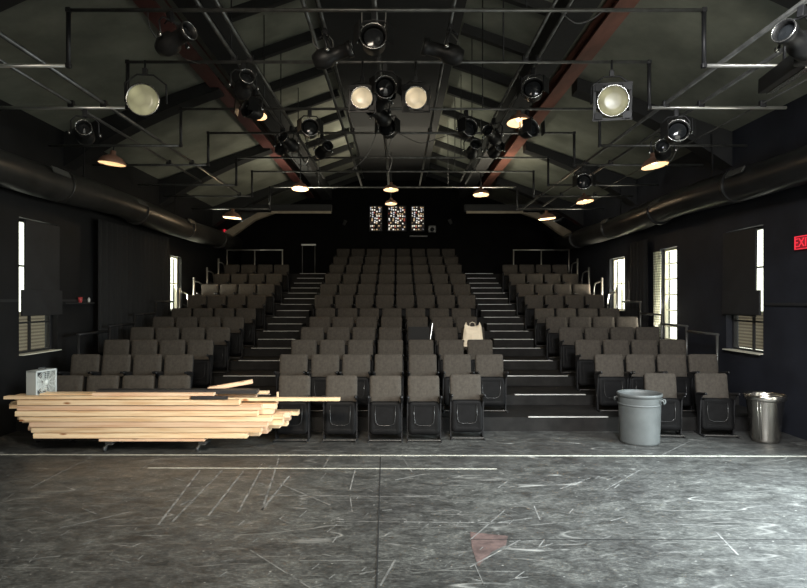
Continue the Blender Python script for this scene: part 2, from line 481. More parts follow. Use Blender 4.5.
# lower frame rails in front of window panes: lintel above low panes
# curtains
def curtain(name, x, y0, y1, z0, z1, m_, lab, folds=9, amp=.04, taper=0):
    b = MB(); n = folds*8; A = []; B = []
    for i in range(n+1):
        t = i/n; y = y0+(y1-y0)*t; dx = amp*math.sin(t*folds*2*PI)*(1+.3*math.sin(t*17))
        yb = (y0+y1)/2+(y-(y0+y1)/2)*(1-taper)
        row = []
        for z in (z0, (z0+z1)/2, z1):
            f = (z-z0)/(z1-z0)
            yy = yb if f < .3 else (y if f > .8 else (y+yb)/2)
            row.append((x+dx*(1.1-.4*f), yy, z))
        A.append([b.bm.verts.new(p) for p in row])
    for p, q in zip(A, A[1:]):
        for k in range(2): b.bm.faces.new((p[k], p[k+1], q[k+1], q[k])).smooth = True
    o = b.build(name, m_, None, (x, (y0+y1)/2, z0))
    so = o.modifiers.new('s', 'SOLIDIFY'); so.thickness = .006
    return tag(o, lab, 'curtain')
curtain('black_curtain', -WX+.12, 10.45, 13.7, .95, 3.34, 'curtain', 'long black curtain hanging on left wall between its two windows', 16)
curtain('black_curtain', WX-.12, 12.6, 13.5, .95, 3.2, 'curtain', 'narrow black curtain on right wall between two bright windows', 5)
curtain('white_curtain', WX-.10, 12.0, 12.32, 1.12, 2.9, 'thin_curtain', 'thin white curtain drawn aside at the middle window of the right wall', 4, .025, .35)

# ------------------------------------------------------------------ seating risers
FL = [0, .20, .36, .53, .70, .86, 1.17, 1.46, 1.77, 2.08, 2.39, 2.72]
for n in range(2, 13):
    y0 = 8.4+(n-2); y1 = y0+1 if n < 12 else YB
    b = MB(); b.box((0, (y0+y1)/2, FL[n-1]/2), (2*WX, y1-y0, FL[n-1]))
    trim(b, 'riser')
for s, nm in ((-1, 'left'), (1, 'right')):
    e = empty('aisle_stair', 'dark %s aisle stair with pale metal nosings climbing between seat blocks' % nm, 'stair', (0, 8.4, 0))
    for n in range(2, 13):
        y0 = 8.4+(n-2); up = n >= 7
        if s < 0: xa, xb = (-3.10, -2.28) if up else (-3.12, -2.06)
        else: xa, xb = (2.12, 3.0) if up else (1.88, 3.03)
        b = MB(); b.box(((xa+xb)/2, y0+.016-8.4, FL[n-1]+.004), (xb-xa, .045, .012), bev=.003)
        b.build('nosing', 'nosing', e)
        if up:
            zh = (FL[n-1]+FL[n-2])/2
            b = MB(); b.box(((xa+xb)/2, y0-.25-8.4, (zh+FL[n-2])/2), (xb-xa, .5, zh-FL[n-2])); b.build('step', 'riser', e)
            b = MB(); b.box(((xa+xb)/2, y0-.5+.016-8.4, zh+.004), (xb-xa, .045, .012), bev=.003); b.build('nosing', 'nosing', e)

# ------------------------------------------------------------------ theatre seats
def make_seat(down=False):
    t = empty('theatre_seat', 'x', 'theatre seat', group='folding theatre seats')
    def plane(y, z, tilt):         # local XY -> world XZ, local +z -> -Y (towards the stage)
        return Matrix.Translation((0, y, z)) @ Matrix.Rotation(R(90)-tilt, 4, 'X')
    tl = R(10)
    prof = [(.03, -.035), (.006, -.03), (0, -.012), (0, .012), (.006, .026), (.02, .034), (.06, .040), (.13, .036)]
    b = MB(); b.pad(.435, .385, .035, prof, plane(.155, .655, tl)); b.build('backrest', 'fabric', t)
    b = MB(); b.pad(.43, .45, .04, [(.03, -.022), (.004, -.018), (0, 0), (.004, .01)], plane(.200, .60, tl)); b.build('back_shell', 'shell', t)
    if not down:
        ms = plane(-.015, .300, R(7)); tm = ms
    else:
        ms = Matrix.Translation((0, -.10, .44)) @ Matrix.Rotation(R(-4), 4, 'X')
        tm = ms
    if not down:
        sh = [(.05, -.05), (.012, -.045), (0, -.02), (0, .022), (.012, .034), (.05, .038), (.075, .030)]
        b = MB(); b.pad(.43, .44, .055, sh, ms); seat = b.build('seat', 'seat_under', t)
        b = MB(); pts = []
        for (x, y) in ((-.135, .16), (-.135, .02), (-.125, -.06), (-.10, -.09), (-.06, -.10), (.06, -.10), (.10, -.09), (.125, -.06), (.135, .02), (.135, .16)):
            pts.append((x, y, .038))
        b.tube(pts, .0055, 6, ms); b.build('seat_trim', 'seat_trim', seat)
        b = MB(); b.pad(.40, .06, .02, [(.01, -.05), (0, -.045), (0, .0), (.01, .012)], ms @ Matrix.Translation((0, .185, -.005))); b.build('seat_front_edge', 'fabric', seat)
    else:
        b = MB(); b.pad(.42, .42, .05, [(.03, -.05), (.0, -.03), (0, .03), (.012, .045), (.04, .05)], ms); seat = b.build('seat', 'fabric', t)
        b = MB(); b.pad(.40, .40, .05, [(.03, -.075), (0, -.065), (0, -.052)], ms); b.build('seat_pan', 'seat_under', seat)
    for s in (-1, 1):
        b = MB()
        b.prism([(-.02+.0, 0), (.05, 0), (.07, .30), (.13, .52), (.13, .57), (-.10, .57), (-.05, .50), (-.03, .30)], -.009, .009,
                Matrix.Translation((s*.222, 0, 0)) @ Matrix.Rotation(R(90), 4, 'Z'))
        b.box((s*.222, 0, .012), (.02, .34, .024), bev=.003)
        b.build('side_frame', 'iron', t)
        b = MB(); am = Matrix.Translation((s*.218, -.06, .588)) @ Matrix.Rotation(R(-8), 4, 'X')
        b.pad(.034, .30, .016, [(.008, -.02), (0, -.012), (0, .008), (.007, .018)], am); b.build('armrest', 'arm', t)
    b = MB(); b.box((0, -.14, .028), (.436, .035, .012), bev=.003); b.build('foot_rail', 'foot_iron', t)
    b = MB(); b.tube([(-.22, .03, .46), (.22, .03, .46)], .014, 8); b.build('pivot_bar', 'iron', t)
    return t
seat0 = make_seat(); seatd = make_seat(True); index_kids()
ORD = ['front', 'second', 'third', 'fourth', 'fifth', 'sixth', 'seventh', 'eighth', 'ninth', 'tenth', 'eleventh', 'twelfth']
NTH = ['first', 'second', 'third', 'fourth', 'fifth', 'sixth', 'seventh', 'eighth']
used = {'u': False, 'd': False}
def place_seat(x, row, i, n, block, rz=0., dy=0., down=False):
    p = seatd if down else seat0; k = 'd' if down else 'u'
    if used[k]: o = copy_tree(p)
    else: o = p; used[k] = True
    o.location = (x, 7.9+row+dy, FL[row]); o.rotation_euler = (0, 0, rz)
    hue = 'brown' if block != 'right' else 'grey-brown'
    pos = NTH[i]+' from its left'
    if i == n-1: pos = 'at its right end'
    if i == 0: pos = 'at its left end'
    o['label'] = '%s %stheatre seat in %s row of %s block, %s' % (hue, 'lowered ' if down else '', ORD[row], {'left': 'the left', 'right': 'the right', 'mid': 'the middle'}[block], pos)
    o['category'] = 'theatre seat'; o['group'] = 'folding theatre seats in the %s block' % {'mid': 'middle'}.get(block, block)
MID = [-1.62, -1.135, -.65, -.14, .39, .92, 1.42]
c = [(-1.43, 0, 0), (-.78, 0, 0), (-.172, -.02, 0), (.352, -.02, 0), (.945, .12, 0)]
for i, (x, dy, rz) in enumerate(c): place_seat(x, 0, i, 5, 'mid', rz, dy)
for row in range(1, 6):
    for i, x in enumerate(MID):
        place_seat(x+random.uniform(-.008, .008), row, i, 7, 'mid', R(random.uniform(-.7, .7)), down=(row == 3 and i in (4, 6)))
for row in range(6, 12):
    for i in range(8): place_seat(-1.79+i*.491, row, i, 8, 'mid')
for i, x in enumerate((-4.57, -4.075, -3.585, -3.09)): place_seat(x, 0, i, 4, 'left', R(2))
for row in range(1, 10):
    for i in range(4): place_seat(-4.85+i*.482, row, i, 4, 'left', R(2))
for i, x in enumerate((3.72, 4.45)): place_seat(x, 0, i, 2, 'right', R(-6), .25)
for row in range(1, 10):
    for i in range(4): place_seat(3.27+i*.487, row, i, 4, 'right', R(-3))

# ------------------------------------------------------------------ handrails
def rail_run(side):
    s = side; x = s*5.18; nm = 'right' if s > 0 else 'left'
    e = empty('handrail', 'stepped metal handrail beside the %s wall following the seat rows' % nm, 'handrail', (x, 10, 0))
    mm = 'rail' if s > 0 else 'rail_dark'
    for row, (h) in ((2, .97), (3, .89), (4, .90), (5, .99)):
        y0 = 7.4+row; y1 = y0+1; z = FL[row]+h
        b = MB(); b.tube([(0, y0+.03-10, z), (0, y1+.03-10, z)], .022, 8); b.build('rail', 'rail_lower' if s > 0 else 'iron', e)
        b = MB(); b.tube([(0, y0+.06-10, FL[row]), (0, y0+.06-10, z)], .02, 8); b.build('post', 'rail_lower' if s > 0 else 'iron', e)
    return e
rail_run(1); rail_run(-1)
for side in (1, -1):
    nm = 'right' if side > 0 else 'left'
    for k, row in enumerate((6, 7, 8, 9)):
        y0 = 7.4+row+.35; x = side*5.16; z = FL[row]
        e = empty('handrail', 'bright bent tube handrail by the %s wall at the %s row' % (nm, ORD[row]), 'handrail', (x, y0, z), group='handrails stepping up beside the %s wall' % nm)
        b = MB(); b.tube([(0, 0, 0), (0, 0, 1.0)], .026, 8); b.build('post', 'rail', e)
        b = MB(); b.tube([(0, 0, .9), (0, .3, .9), (0, .52, .86), (0, .60, .7), (0, .62, .45)], .018, 8); b.build('rail', 'rail', e)
for side in (-1, 1):
    nm = 'right' if side > 0 else 'left'
    e = empty('guard_rail', 'horizontal tube guard rail behind the last row of the %s block' % nm, 'guard rail', (side*4.3, 17.5, FL[10]))
    b = MB(); b.tube([(-.85, 0, 1.0), (.85, 0, 1.0)], .02, 8); b.build('rail', 'rail', e)
    for x in (-.83, 0, .83):
        b = MB(); b.tube([(x, 0, 0), (x, 0, 1.0)], .018, 8); b.build('post', 'rail', e)
e = empty('guard_rail', 'short pale guard rail at the top of the left aisle stair', 'guard rail', (-2.85, 18.6, FL[11]))
b = MB(); b.box((0, 0, .93), (.46, .04, .05), bev=.004); b.build('rail', 'nosing', e)
for x in (-.2, .2):
    b = MB(); b.tube([(x, 0, 0), (x, 0, .91)], .015, 8); b.build('post', 'rail_dark', e)

# ------------------------------------------------------------------ ducts
for s in (-1, 1):
    nm = 'right' if s > 0 else 'left'
    e = empty('air_duct', 'large round dark air duct running high along the %s wall' % nm, 'duct', (s*5.12, 2, 3.62))
    b = MB()
    ys = [0, 3, 5.5, 6.8, 8.2, 10, 12, 14, 16, 17.2]
    pts = [(s*.02*math.sin(y*1.3), y, .03*math.sin(y*.9)) for y in [q*.86 for q in range(20)]]
    b.tube(pts, [.24+.012*math.sin(i*1.7) for i in range(len(pts))], 20); b.build('duct_body', 'duct' if s > 0 else 'duct_left', e)
    for k in range(6):
        y = 1.6+k*2.6
        b = MB(); b.tube([(0, y-.03, .0), (0, y+.03, .0)], .262, 20); b.build('duct_collar', 'duct' if s > 0 else 'duct_left', e)
    for k in range(3):
        y = 3.6+k*3.9
        b = MB(); b.box((0, y, .60), (.02, .02, .75)); b.build('hanger', 'iron', e)
    for k in range(3):
        y = 6.5+k*2.7
        b = MB(); b.box((-s*.21, y, .135), (.02, .42, .10), ry=s*R(30)); b.build('outlet', 'rail_dark', e)

# ------------------------------------------------------------------ pipe grid
ZH, ZL = 4.60, 4.08
grid = [(5.45, 'nearest the stage'), (6.64, 'second from the stage'), (8.27, 'third from the stage'), (9.46, 'fourth from the stage'),
        (11.1, 'fifth from the stage'), (12.3, 'sixth from the stage'), (14.0, 'farthest from the stage')]
for y, w in grid:
    e = empty('lighting_pipe', 'horizontal crosswise lighting pipe with dropped ends, %s' % w, 'pipe', (0, y, ZH), group='crosswise pipes of the lighting grid')
    r = .019
    b = MB(); b.tube([(-3.08, 0, 0), (2.86, 0, 0)], r, 8); b.build('raised_pipe', 'pipe', e)
    for s, x in ((-1, -3.08), (1, 2.86)):
        xe = s*4.95 if not (s > 0 and y == 6.64) else 4.42
        b = MB(); b.tube([(x, 0, 0), (x, 0, ZL-ZH)], r*1.15, 8); b.build('drop_pipe', 'iron', e)
        b = MB(); b.tube([(x, 0, ZL-ZH), (xe, 0, ZL-ZH)], r, 8); b.build('low_pipe', 'rail' if s*y in (6.64, -6.64, -5.45, 5.45) else 'pipe', e)
        for xx in (x, ):
            b = MB(); b.box((xx, 0, 0), (.046, .046, .046), bev=.01); b.build('elbow', 'iron', e)
            b = MB(); b.box((xx, 0, ZL-ZH), (.046, .046, .046), bev=.01); b.build('elbow', 'iron', e)
    for x in (-1.9, 1.2):
        b = MB(); b.tube([(x, 0, 0), (x, 0, ceil_z(x)-ZH)], .008, 6); b.build('hanger_rod', 'iron', e)
lon = [(-.22, ZH+.05, 4.6, 14.3, .026, 'just left of the ridge centre'), (-.88, ZH+.05, 4.4, 14.3, .022, 'between ridge centre and left pair'),
       (-.74, ZH+.05, 4.4, 11.5, .018, 'thin one beside the left of ridge centre'), (.52, ZH+.05, 4.4, 14.0, .020, 'just right of the ridge centre'), (1.45, ZH+.05, 4.4, 13.5, .018, 'inner one of right upper pair'),
       (1.60, ZH+.05, 4.4, 13.8, .018, 'outer one of right upper pair'), (-1.68, ZH+.05, 4.4, 13.2, .022, 'inner one of left upper pair'),
       (-1.86, ZH+.05, 4.4, 12, .022, 'outer one of left upper pair'), (3.05, ZL+.05, 4.2, 14.2, .022, 'inner one of right low pair'),
       (3.45, ZL+.05, 4.2, 14.0, .022, 'outer one of right low pair'), (-3.35, ZL+.05, 4.2, 12.5, .022, 'inner one of left low pair'),
       (-3.72, ZL+.05, 4.2, 11.0, .018, 'outer one of left low pair'), (4.15, ZL+.05, 4.2, 14, .009, 'thin one near the right duct')]
for x, z, y0, y1, r, w in lon:
    e = empty('lighting_pipe', 'lengthwise ceiling pipe, %s' % w, 'pipe', (x, y0, z), group='lengthwise pipes of the lighting grid')
    b = MB(); b.tube([(0, 0, 0), (0, y1-y0, 0)], r, 8); b.build('pipe_tube', 'pipe', e)
    for y, _ in grid[1::2]:
        if y < y1:
            b = MB(); b.box((0, y-y0, -.01), (.07, .05, .08), bev=.01); b.build('pipe_clamp', 'iron', e)

# ------------------------------------------------------------------ lamps hung from the grid
def P(px, py, D): return ((px-398)*D/583, D, 1.89+(300-py)*D/583)
def disc_lamp(px, py, rpx, D, face, tilt, lab, framed=True):
    x, y, z = P(px, py, D); r = rpx*D/583
    e = empty('flood_lamp', lab, 'lamp', (x, y, z), (R(90)+tilt[0], 0, tilt[1]), group='round flood lamps facing the stage')
    # local +z points to the camera
    b = MB(); b.lathe([(.02, -.30), (r*.5, -.29), (r*.62, -.24), (r*.95, -.04), (r, .0), (r*1.06, .0), (r*1.06, .02), (r, .022), (r*.97, .0)], 28); b.build('lamp_housing', 'fixture', e)
    b = MB(); b.lathe([(.0005, .012), (r*.5, .010), (r*.97, .0), (r*.9, -.02), (.0005, -.03)], 28); b.build('lamp_lens', face, e)
    b = MB(); b.lathe([(r*.96, .012), (r*1.01, .026), (r*1.06, .012)], 28); b.build('lamp_rim', 'lamp_yellow' if 0 else 'chrome_edge', e)
    if framed:
        b = MB(); w = r*1.15
        for q in ((0, w, 2*w+.04, .03), (0, -w, 2*w+.04, .03), (w, 0, .03, 2*w), (-w, 0, .03, 2*w)):
            b.box((q[0], q[1], -.03), (q[2], q[3], .012))
        for sx in (-1, 1):
            for sy in (-1, 1):
                b.prism([(sx*w, 0), (sx*w*.55, 0), (sx*w, .0+.012)], sy*w*.6, sy*w)
        b.build('gel_frame', 'fixture', e)
    b = MB(); k = r*1.3
    b.tube([(-k, 0, -.12), (-k, k*.9, -.12), (-k*.4, k*1.35, -.12), (k*.4, k*1.35, -.12), (k, k*.9, -.12), (k, 0, -.12)], .01, 6); b.build('yoke', 'iron', e)
    b = MB(); b.tube([(0, k*1.35, -.12), (0, max(k*1.4, 4.59-z), -.12)], .012, 6); b.box((0, k*1.5, -.12), (.05, .07, .05), bev=.006); b.build('clamp', 'iron', e)
    return e
disc_lamp(143, 100, 15.5, 6.52, 'lamp_yellow', (R(6), R(8)), 'yellowish round flood lamp, large, leftmost, facing the stage', False)
disc_lamp(613, 101, 15, 6.52, 'lamp_yellow', (R(6), R(-10)), 'yellowish round flood lamp, large, rightmost, facing the stage')
disc_lamp(362, 98, 10.6, 6.52, 'lamp_warm', (R(4), 0), 'small bright round lamp, left one of the centre pair')
disc_lamp(416, 98, 10.9, 6.52, 'lamp_warm', (R(4), 0), 'small bright round lamp, right one of the centre pair')

LIGHTS = []
def dome(px, py, wpx, D, lab, tilt=(0, 0), pw=14, zt=None):
    x, y, z = P(px, py, D); r = wpx*.5*D/583
    e = empty('dome_lamp', lab, 'lamp', (x, y, z), (tilt[0], tilt[1], 0), group='copper dome lamps under the grid')
    h = r*.68
    b = MB(); b.lathe([(r, 0), (r*1.02, .004), (r*.96, h*.3), (r*.72, h*.72), (r*.35, h*.98), (r*.2, h*1.1), (r*.2, h*1.5), (.001, h*1.55)], 24); b.build('lamp_shade', 'copper', e)
    b = MB(); b.lathe([(r*.985, .003), (r*.93, h*.28), (r*.69, h*.69), (r*.3, h*.94), (.001, h*.97)], 24); b.build('shade_lining', 'cream_inside', e)
    b = MB(); b.lathe([(.001, h*.25), (r*.2, h*.32), (r*.26, h*.48), (r*.15, h*.75), (.02, h*.93)], 14); b.build('light_bulb', 'bulb', e)
    zt = zt if zt else (4.6 if abs(x) < 3 else 4.08)
    d = zt-z
    if d > h*1.4:
        b = MB(); b.tube([(0, 0, h*1.5), (.0, .0, d)], .010, 6); b.build('drop_rod', 'iron', e)
    l = bpy.data.lights.new('dome_light', 'POINT'); l.energy = pw; l.color = (1, .74, .46); l.shadow_soft_size = r*.35
    lo = bpy.data.objects.new('dome_light', l); C.objects.link(lo); lo.location = (x, y, z+h*.1)
    return e
dome(255, 115, 24, 8.1, 'copper dome lamp with bright cream inside, left of centre nearest the stage', (R(-10), R(6)), 3)
dome(519, 123, 24, 8.27, 'copper dome lamp right of centre below the rust red beam, near', (R(-8), 0), 3)
dome(112, 164, 26, 8.27, 'dull copper dome lamp at far left above the duct', (0, R(6)), 2)
dome(655, 166, 26, 8.27, 'pinkish copper dome lamp at far right above the duct', (R(-6), R(-8)), 3)
dome(300, 189, 17, 11.1, 'small copper dome lamp at left in the rear half of grid', (R(-8), 0), 8)
dome(391, 190, 15, 12.3, 'small copper dome lamp hanging in front of the stained glass windows', (R(-6), 0), 2)
dome(481, 195, 16, 12.3, 'small copper dome lamp at the far end of the rust red beam', (R(-6), 0), 3)
dome(585, 202, 17, 12.3, 'small copper dome lamp at right in the rear half of grid', (R(-6), R(-6)), 3)
dome(232, 218, 18, 14.0, 'small pale dome lamp at rear left above the guard rail', (0, R(4)), 16)
dome(547, 219, 17, 14.0, 'small pale dome lamp at rear right above the guard rail', (0, R(-4)), 10)
dome(391, 204, 12, 16.0, 'smallest dome lamp, just above the middle stained glass window', (R(-6), 0), 1, 6.0)

def snap(px, py, D):
    x = (px-398)*D/583
    for gy, _ in grid:
        if abs(gy-D) < .02: return (x, gy, (ZL if (x < -3.08 or x > 2.86) else ZH)-.044)
    low = abs(x) > 2.7; best = min((l for l in lon if l[4] > .01 and (l[1] < 4.3) == low), key=lambda l: abs(l[0]-x))
    return (best[0], D, best[1]-best[4]-.025)
def make_stage_light(kind):
    e = empty('stage_light', 'x', 'stage light')
    # local origin at clamp (pipe), body hangs below; lens along -Y
    r, L_ = (.085, .30) if kind == 0 else (.11, .20)
    Mb = Matrix.Translation((0, 0, -.26)) @ Matrix.Rotation(R(90), 4, 'X')
    b = MB()
    if kind == 0: b.lathe([(.001, -.20), (.07, -.19), (.10, -.12), (.10, -.02), (r*.8, .02), (r*.8, .16), (r, .17), (r, .22), (r*.85, .22), (r*.82, .17)], 18, Mb)
    else: b.lathe([(.001, -.14), (.06, -.13), (.11, -.06), (.12, .06), (.125, .10), (.11, .10), (.105, .07)], 18, Mb)
    body = b.build('lamp_body', 'fixture', e)
    b = MB(); q = .165 if kind == 0 else .07
    b.lathe([(.001, q+.02), (r*.5, q+.014), (r*.84, q)], 18, Mb); b.build('lens', 'lens', e)
    b = MB(); q = .22 if kind == 0 else .10; rr = r if kind == 0 else .125
    b.lathe([(rr*.97, q), (rr, q+.004), (rr*1.02, q)], 18, Mb); b.build('lens_ring', 'chrome_edge', body)
    b = MB(); b.tube([(-.14, 0, -.26), (-.14, 0, -.12), (-.09, 0, -.06), (.09, 0, -.06), (.14, 0, -.12), (.14, 0, -.26)], .009, 6); b.build('yoke', 'iron', e)
    b = MB(); b.box((0, 0, -.02), (.05, .05, .09), bev=.008); b.tube([(0, .03, -.03), (0, .09, -.05)], .008, 6); b.build('clamp', 'iron', e)
    for s in (-1, 1):
        b = MB(); b.lathe([(.001, 0), (.022, 0), (.022, .02), (.001, .022)], 10, Matrix.Translation((s*.145, 0, -.26)) @ Matrix.Rotation(s*R(90), 4, 'Y')); b.build('knob', 'chrome_edge', e)
    if kind == 1:
        for s in (-1, 1):
            b = MB(); b.box((s*.15, -.15, -.26), (.012, .13, .18), rz=s*R(-25)); b.build('barn_door', 'fixture', e)
    return e
sl = [make_stage_light(0), make_stage_light(1)]; index_kids(); usl = [False, False]
SL = [  # px, py of clamp, D, kind, yaw, pitch, label
 (243, 66, 6.64, 0, 25, -12, 'black stage light above the leftmost near copper dome'),
 (238, 92, 7.6, 1, -30, -8, 'squat black stage light just left of the near copper dome'),
 (310, 111, 8.27, 1, 10, -5, 'squat black stage light in the cluster left of centre'),
 (296, 125, 9.2, 0, -20, -12, 'long black stage light under the cluster left of centre'),
 (322, 130, 9.46, 0, 30, -10, 'long black stage light, right one of cluster left of centre'),
 (326, 30, 5.9, 0, 80, -16, 'black stage light high on the pipe left of the ridge'),
 (374, -4, 5.45, 1, 0, -5, 'black stage light at the top centre of the view'),
 (450, 22, 5.8, 0, -85, -14, 'black stage light high on the pipe right of the ridge'),
 (385, 60, 6.64, 1, 5, 5, 'black stage light above and between the centre pair of lamps'),
 (378, 84, 7.2, 0, 30, -6, 'black stage light between the centre pair, left one'),
 (397, 84, 7.8, 0, -30, -8, 'black stage light between the centre pair, right one'),
 (389, 111, 8.27, 1, -10, -5, 'black stage light hanging below the centre pair of lamps'),
 (466, 111, 8.27, 1, 20, -5, 'squat black stage light in the cluster right of centre'),
 (480, 112, 8.8, 0, -30, -10, 'long black stage light in the cluster right of centre'),
 (472, 133, 9.46, 0, 5, -12, 'long black stage light under the cluster right of centre'),
 (536, 80, 6.9, 1, -15, -6, 'squat black stage light beside the rust red beam'),
 (541, 134, 9.6, 0, 10, -4, 'round-nosed stage light against the right ceiling slope'),
 (527, 111, 8.27, 1, 30, -3, 'squat black stage light close to the near right copper dome'),
 (85, 109, 6.64, 0, 25, -4, 'stage light with shiny ring at the far left pipe'),
 (676, 112, 6.64, 1, -15, -6, 'stage light with shiny ring at the right low pipe'),
 (692, 120, 7.6, 0, -25, -5, 'stage light right of the shiny ringed one, right low pipe'),
 (762, 40, 4.4, 0, -60, -10, 'large black stage light at the upper right corner'),
 (247, 133, 9.4, 0, 35, -6, 'small stage light in front of the lit left ceiling panel'),
 (578, 168, 9.6, 1, -10, 0, 'stage light on the right low pipe above the rear dome'),
 (170, -2, 5.45, 0, 60, -12, 'black stage light at the top left beside the maroon beam'),
]
for px, py, D, k, yaw, pit, lab in SL:
    o = sl[k] if not usl[k] else copy_tree(sl[k]); usl[k] = True
    o.location = snap(px, py, D); o.rotation_euler = (R(pit), 0, R(yaw)); o['label'] = lab; o['category'] = 'stage light'; o['group'] = 'stage lights on the pipe grid'
# a long bright-edged fixture top right
e = empty('strip_light', 'long black strip light with shiny edge at the upper right corner', 'stage light', P(795, 66, 4.9), (R(8), 0, R(-18)))
b = MB(); b.box((0, .25, 0), (.16, 1.1, .14), bev=.01); b.build('housing', 'fixture', e)
b = MB(); b.box((.02, .25, -.075), (.06, 1.08, .012)); b.build('reflector_edge', 'chrome_edge', e)
b = MB(); b.box((-.03, -.31, 0), (.14, .02, .13), bev=.004); b.build('end_cap', 'fixture', e)
b = MB(); b.tube([(0, .3, .07), (0, .3, .35)], .014, 6); b.build('hanger', 'iron', e)

# cables
def cable(pts, lab, r=.008, m_='cable'):
    P3 = [Vector(p) for p in pts]; out = []
    for i in range(len(P3)-1):
        p0 = P3[max(i-1, 0)]; p1 = P3[i]; p2 = P3[i+1]; p3 = P3[min(i+2, len(P3)-1)]
        for t in [k/6 for k in range(6)]:
            out.append(.5*((2*p1)+(-p0+p2)*t+(2*p0-5*p1+4*p2-p3)*t*t+(-p0+3*p1-3*p2+p3)*t**3))
    out.append(P3[-1])
    b = MB(); b.tube(out, r, 6); o = b.build('cable', m_, None, P3[0])
    tag(o, lab, 'cable', 'cables looped on the lighting grid')
cable([P(362, 11, 5.46), P(363, 27, 5.48), P(374, 36, 5.5), P(384, 28, 5.48), P(386, 11, 5.46)], 'black cable loop hanging at top centre of the grid', .007, 'rail_dark')
cable([P(312, 34, 6), P(315, 46, 6), P(330, 53, 6), P(333, 42, 6), P(326, 33, 6)], 'black cable loop left of the top centre', .006, 'rail_dark')
cable([P(448, 33, 6), P(444, 47, 6), P(452, 54, 6), P(459, 44, 6), P(450, 32, 6)], 'black cable loop right of the top centre', .006, 'rail_dark')
cable([P(382, 111, 8.27), P(374, 140, 8.3), P(365, 158, 8.3), P(352, 170, 8.3)], 'thin cable trailing left below the centre pair of lamps', .005)
cable([P(400, 134, 9.46), P(420, 143, 9.46), P(436, 139, 9.46), P(452, 134, 9.46)], 'thin cable sagging right of the centre pipe', .005)
cable([P(390, 110, 8.27), P(394, 130, 8.3), P(388, 150, 8.3), P(392, 160, 8.3), P(388, 174, 8.3)], 'cable winding down the centre pipe', .007, 'rail_dark')
cable([P(294, 133, 9.44), P(292, 155, 9.3), P(302, 166, 9.3), P(309, 156, 9.3), P(304, 133, 9.44)], 'shiny cable ring in the cluster left of centre', .009, 'chrome_edge')
cable([P(148, 11, 5.46), P(150, 28, 5.6), P(165, 48, 5.8), P(183, 58, 6.3), P(200, 64, 6.63)], 'long cable sagging along the maroon beam', .005)
cable([P(242, 71, 7), P(238, 96, 7), P(248, 90, 7), P(258, 71, 7)], 'cable loop beside the stage lights on the left', .006)
cable([P(519, 71, 7), P(522, 96, 7), P(533, 92, 7), P(531, 71, 7)], 'cable loop beside the rust red beam', .006)
cable([P(662, 147, 8.26), P(661, 157, 8.2), P(670, 161, 8.2), P(678, 147, 8.26)], 'pale cable loop above the far right dome lamp', .008, 'rail_dark')
cable([P(560, 11, 5.46), P(575, 23, 5.46), P(590, 20, 5.46), P(603, 11, 5.46)], 'cable sagging at the top of rust red beam', .007)

# ------------------------------------------------------------------ back wall: stained glass, booth
for x, w, nm in ((-.78, .42, 'left'), (-.04, .62, 'middle'), (.69, .44, 'right')):
    wn[0] += 1
    f = MB()
    f.box((x-w/2, YB-.03, 4.75), (.04, .06, .90)); f.box((x+w/2, YB-.03, 4.75), (.04, .06, .90))
    f.box((x, YB-.03, 5.18), (w, .06, .04)); f.box((x, YB-.03, 4.32), (w, .06, .04))
    o = struct(f.build('window_%d' % wn[0], 'frame_black', None, (x, YB, 4.3)))
    g = MB(); g.box((0, -.02, .45), (w-.04, .02, .82)); g.build('glass_pane', 'stained', o)
b = MB(); b.box((0, 0, 0), (.62, .16, .04), bev=.005); o = b.build('shelf', 'rail_dark'); o.location = (.72, YB-.09, 4.12)
tag(o, 'narrow metal shelf under the rightmost stained glass window', 'shelf')
e = empty('projector', 'small pale projector box at the back wall right of stained glass', 'projector', P(432, 232, 20.1))
b = MB(); b.box((0, 0, .1), (.26, .22, .22), bev=.02); b.build('casing', 'rail_dark', e)
b = MB(); b.lathe([(.001, .02), (.05, .015), (.07, 0)], 14, Matrix.Translation((0, -.115, .08)) @ Matrix.Rotation(R(90), 4, 'X')); b.build('lens', 'lens', e)
b = MB(); b.tube([(0, .10, .1), (0, .40, .1)], .02, 8); b.build('wall_arm', 'iron', e)
for px, py, nm, s in ((376, 226, 'left of the stained glass windows', 1), (450, 221, 'right of the stained glass windows', -1), (345, 222, 'far left of stained glass windows', 1)):
    e = empty('spotlight', 'small pale spotlight on the back wall, %s' % nm, 'spotlight', P(px, py, 20.2), (0, R(25)*s, 0))
    b = MB(); b.lathe([(.001, -.12), (.05, -.11), (.06, .05), (.07, .06)], 12); b.build('lamp_body', 'rail_dark', e)
    b = MB(); b.lathe([(.001, .05), (.062, .05)], 12); b.build('lens', 'chrome_edge', e)
    b = MB(); b.tube([(0, .06, 0), (0, .29, .05)], .012, 6); b.build('bracket', 'iron', e)

# ------------------------------------------------------------------ exit signs
def exit_sign(side, y, z, w, h, lab):
    x = side*(WX-.02)
    e = empty('exit_sign', lab, 'sign', (x, y, z))
    b = MB(); b.box((0, 0, 0), (.035, w, h), bev=.004); b.build('housing', 'exit_face', e)
    M = Matrix.Translation((-side*.022, 0, -.005)) @ Matrix.Rotation(-side*R(90), 4, 'Z') @ Matrix.Rotation(R(90), 4, 'X')
    me = text_mesh('EXIT', h*.95, M, .003)
    me.materials.clear(); me.materials.append(MATS['exit_red'])
    o = bpy.data.objects.new('letters', me); C.objects.link(o); o.parent = e
    b = MB(); 
    for dz in (-1, 1): b.box((-side*.02, 0, dz*h*.47), (.006, w*.98, h*.07))
    for dy in (-1, 1): b.box((-side*.02, dy*w*.47, 0), (.006, w*.05, h*.9))
    b.build('lit_border', 'exit_red', e)
exit_sign(1, 7.86, 2.67, .34, .18, 'red lit EXIT sign on the right wall near the stage')
exit_sign(1, 18.9, 3.88, .62, .26, 'small far red EXIT sign at the rear of right wall')
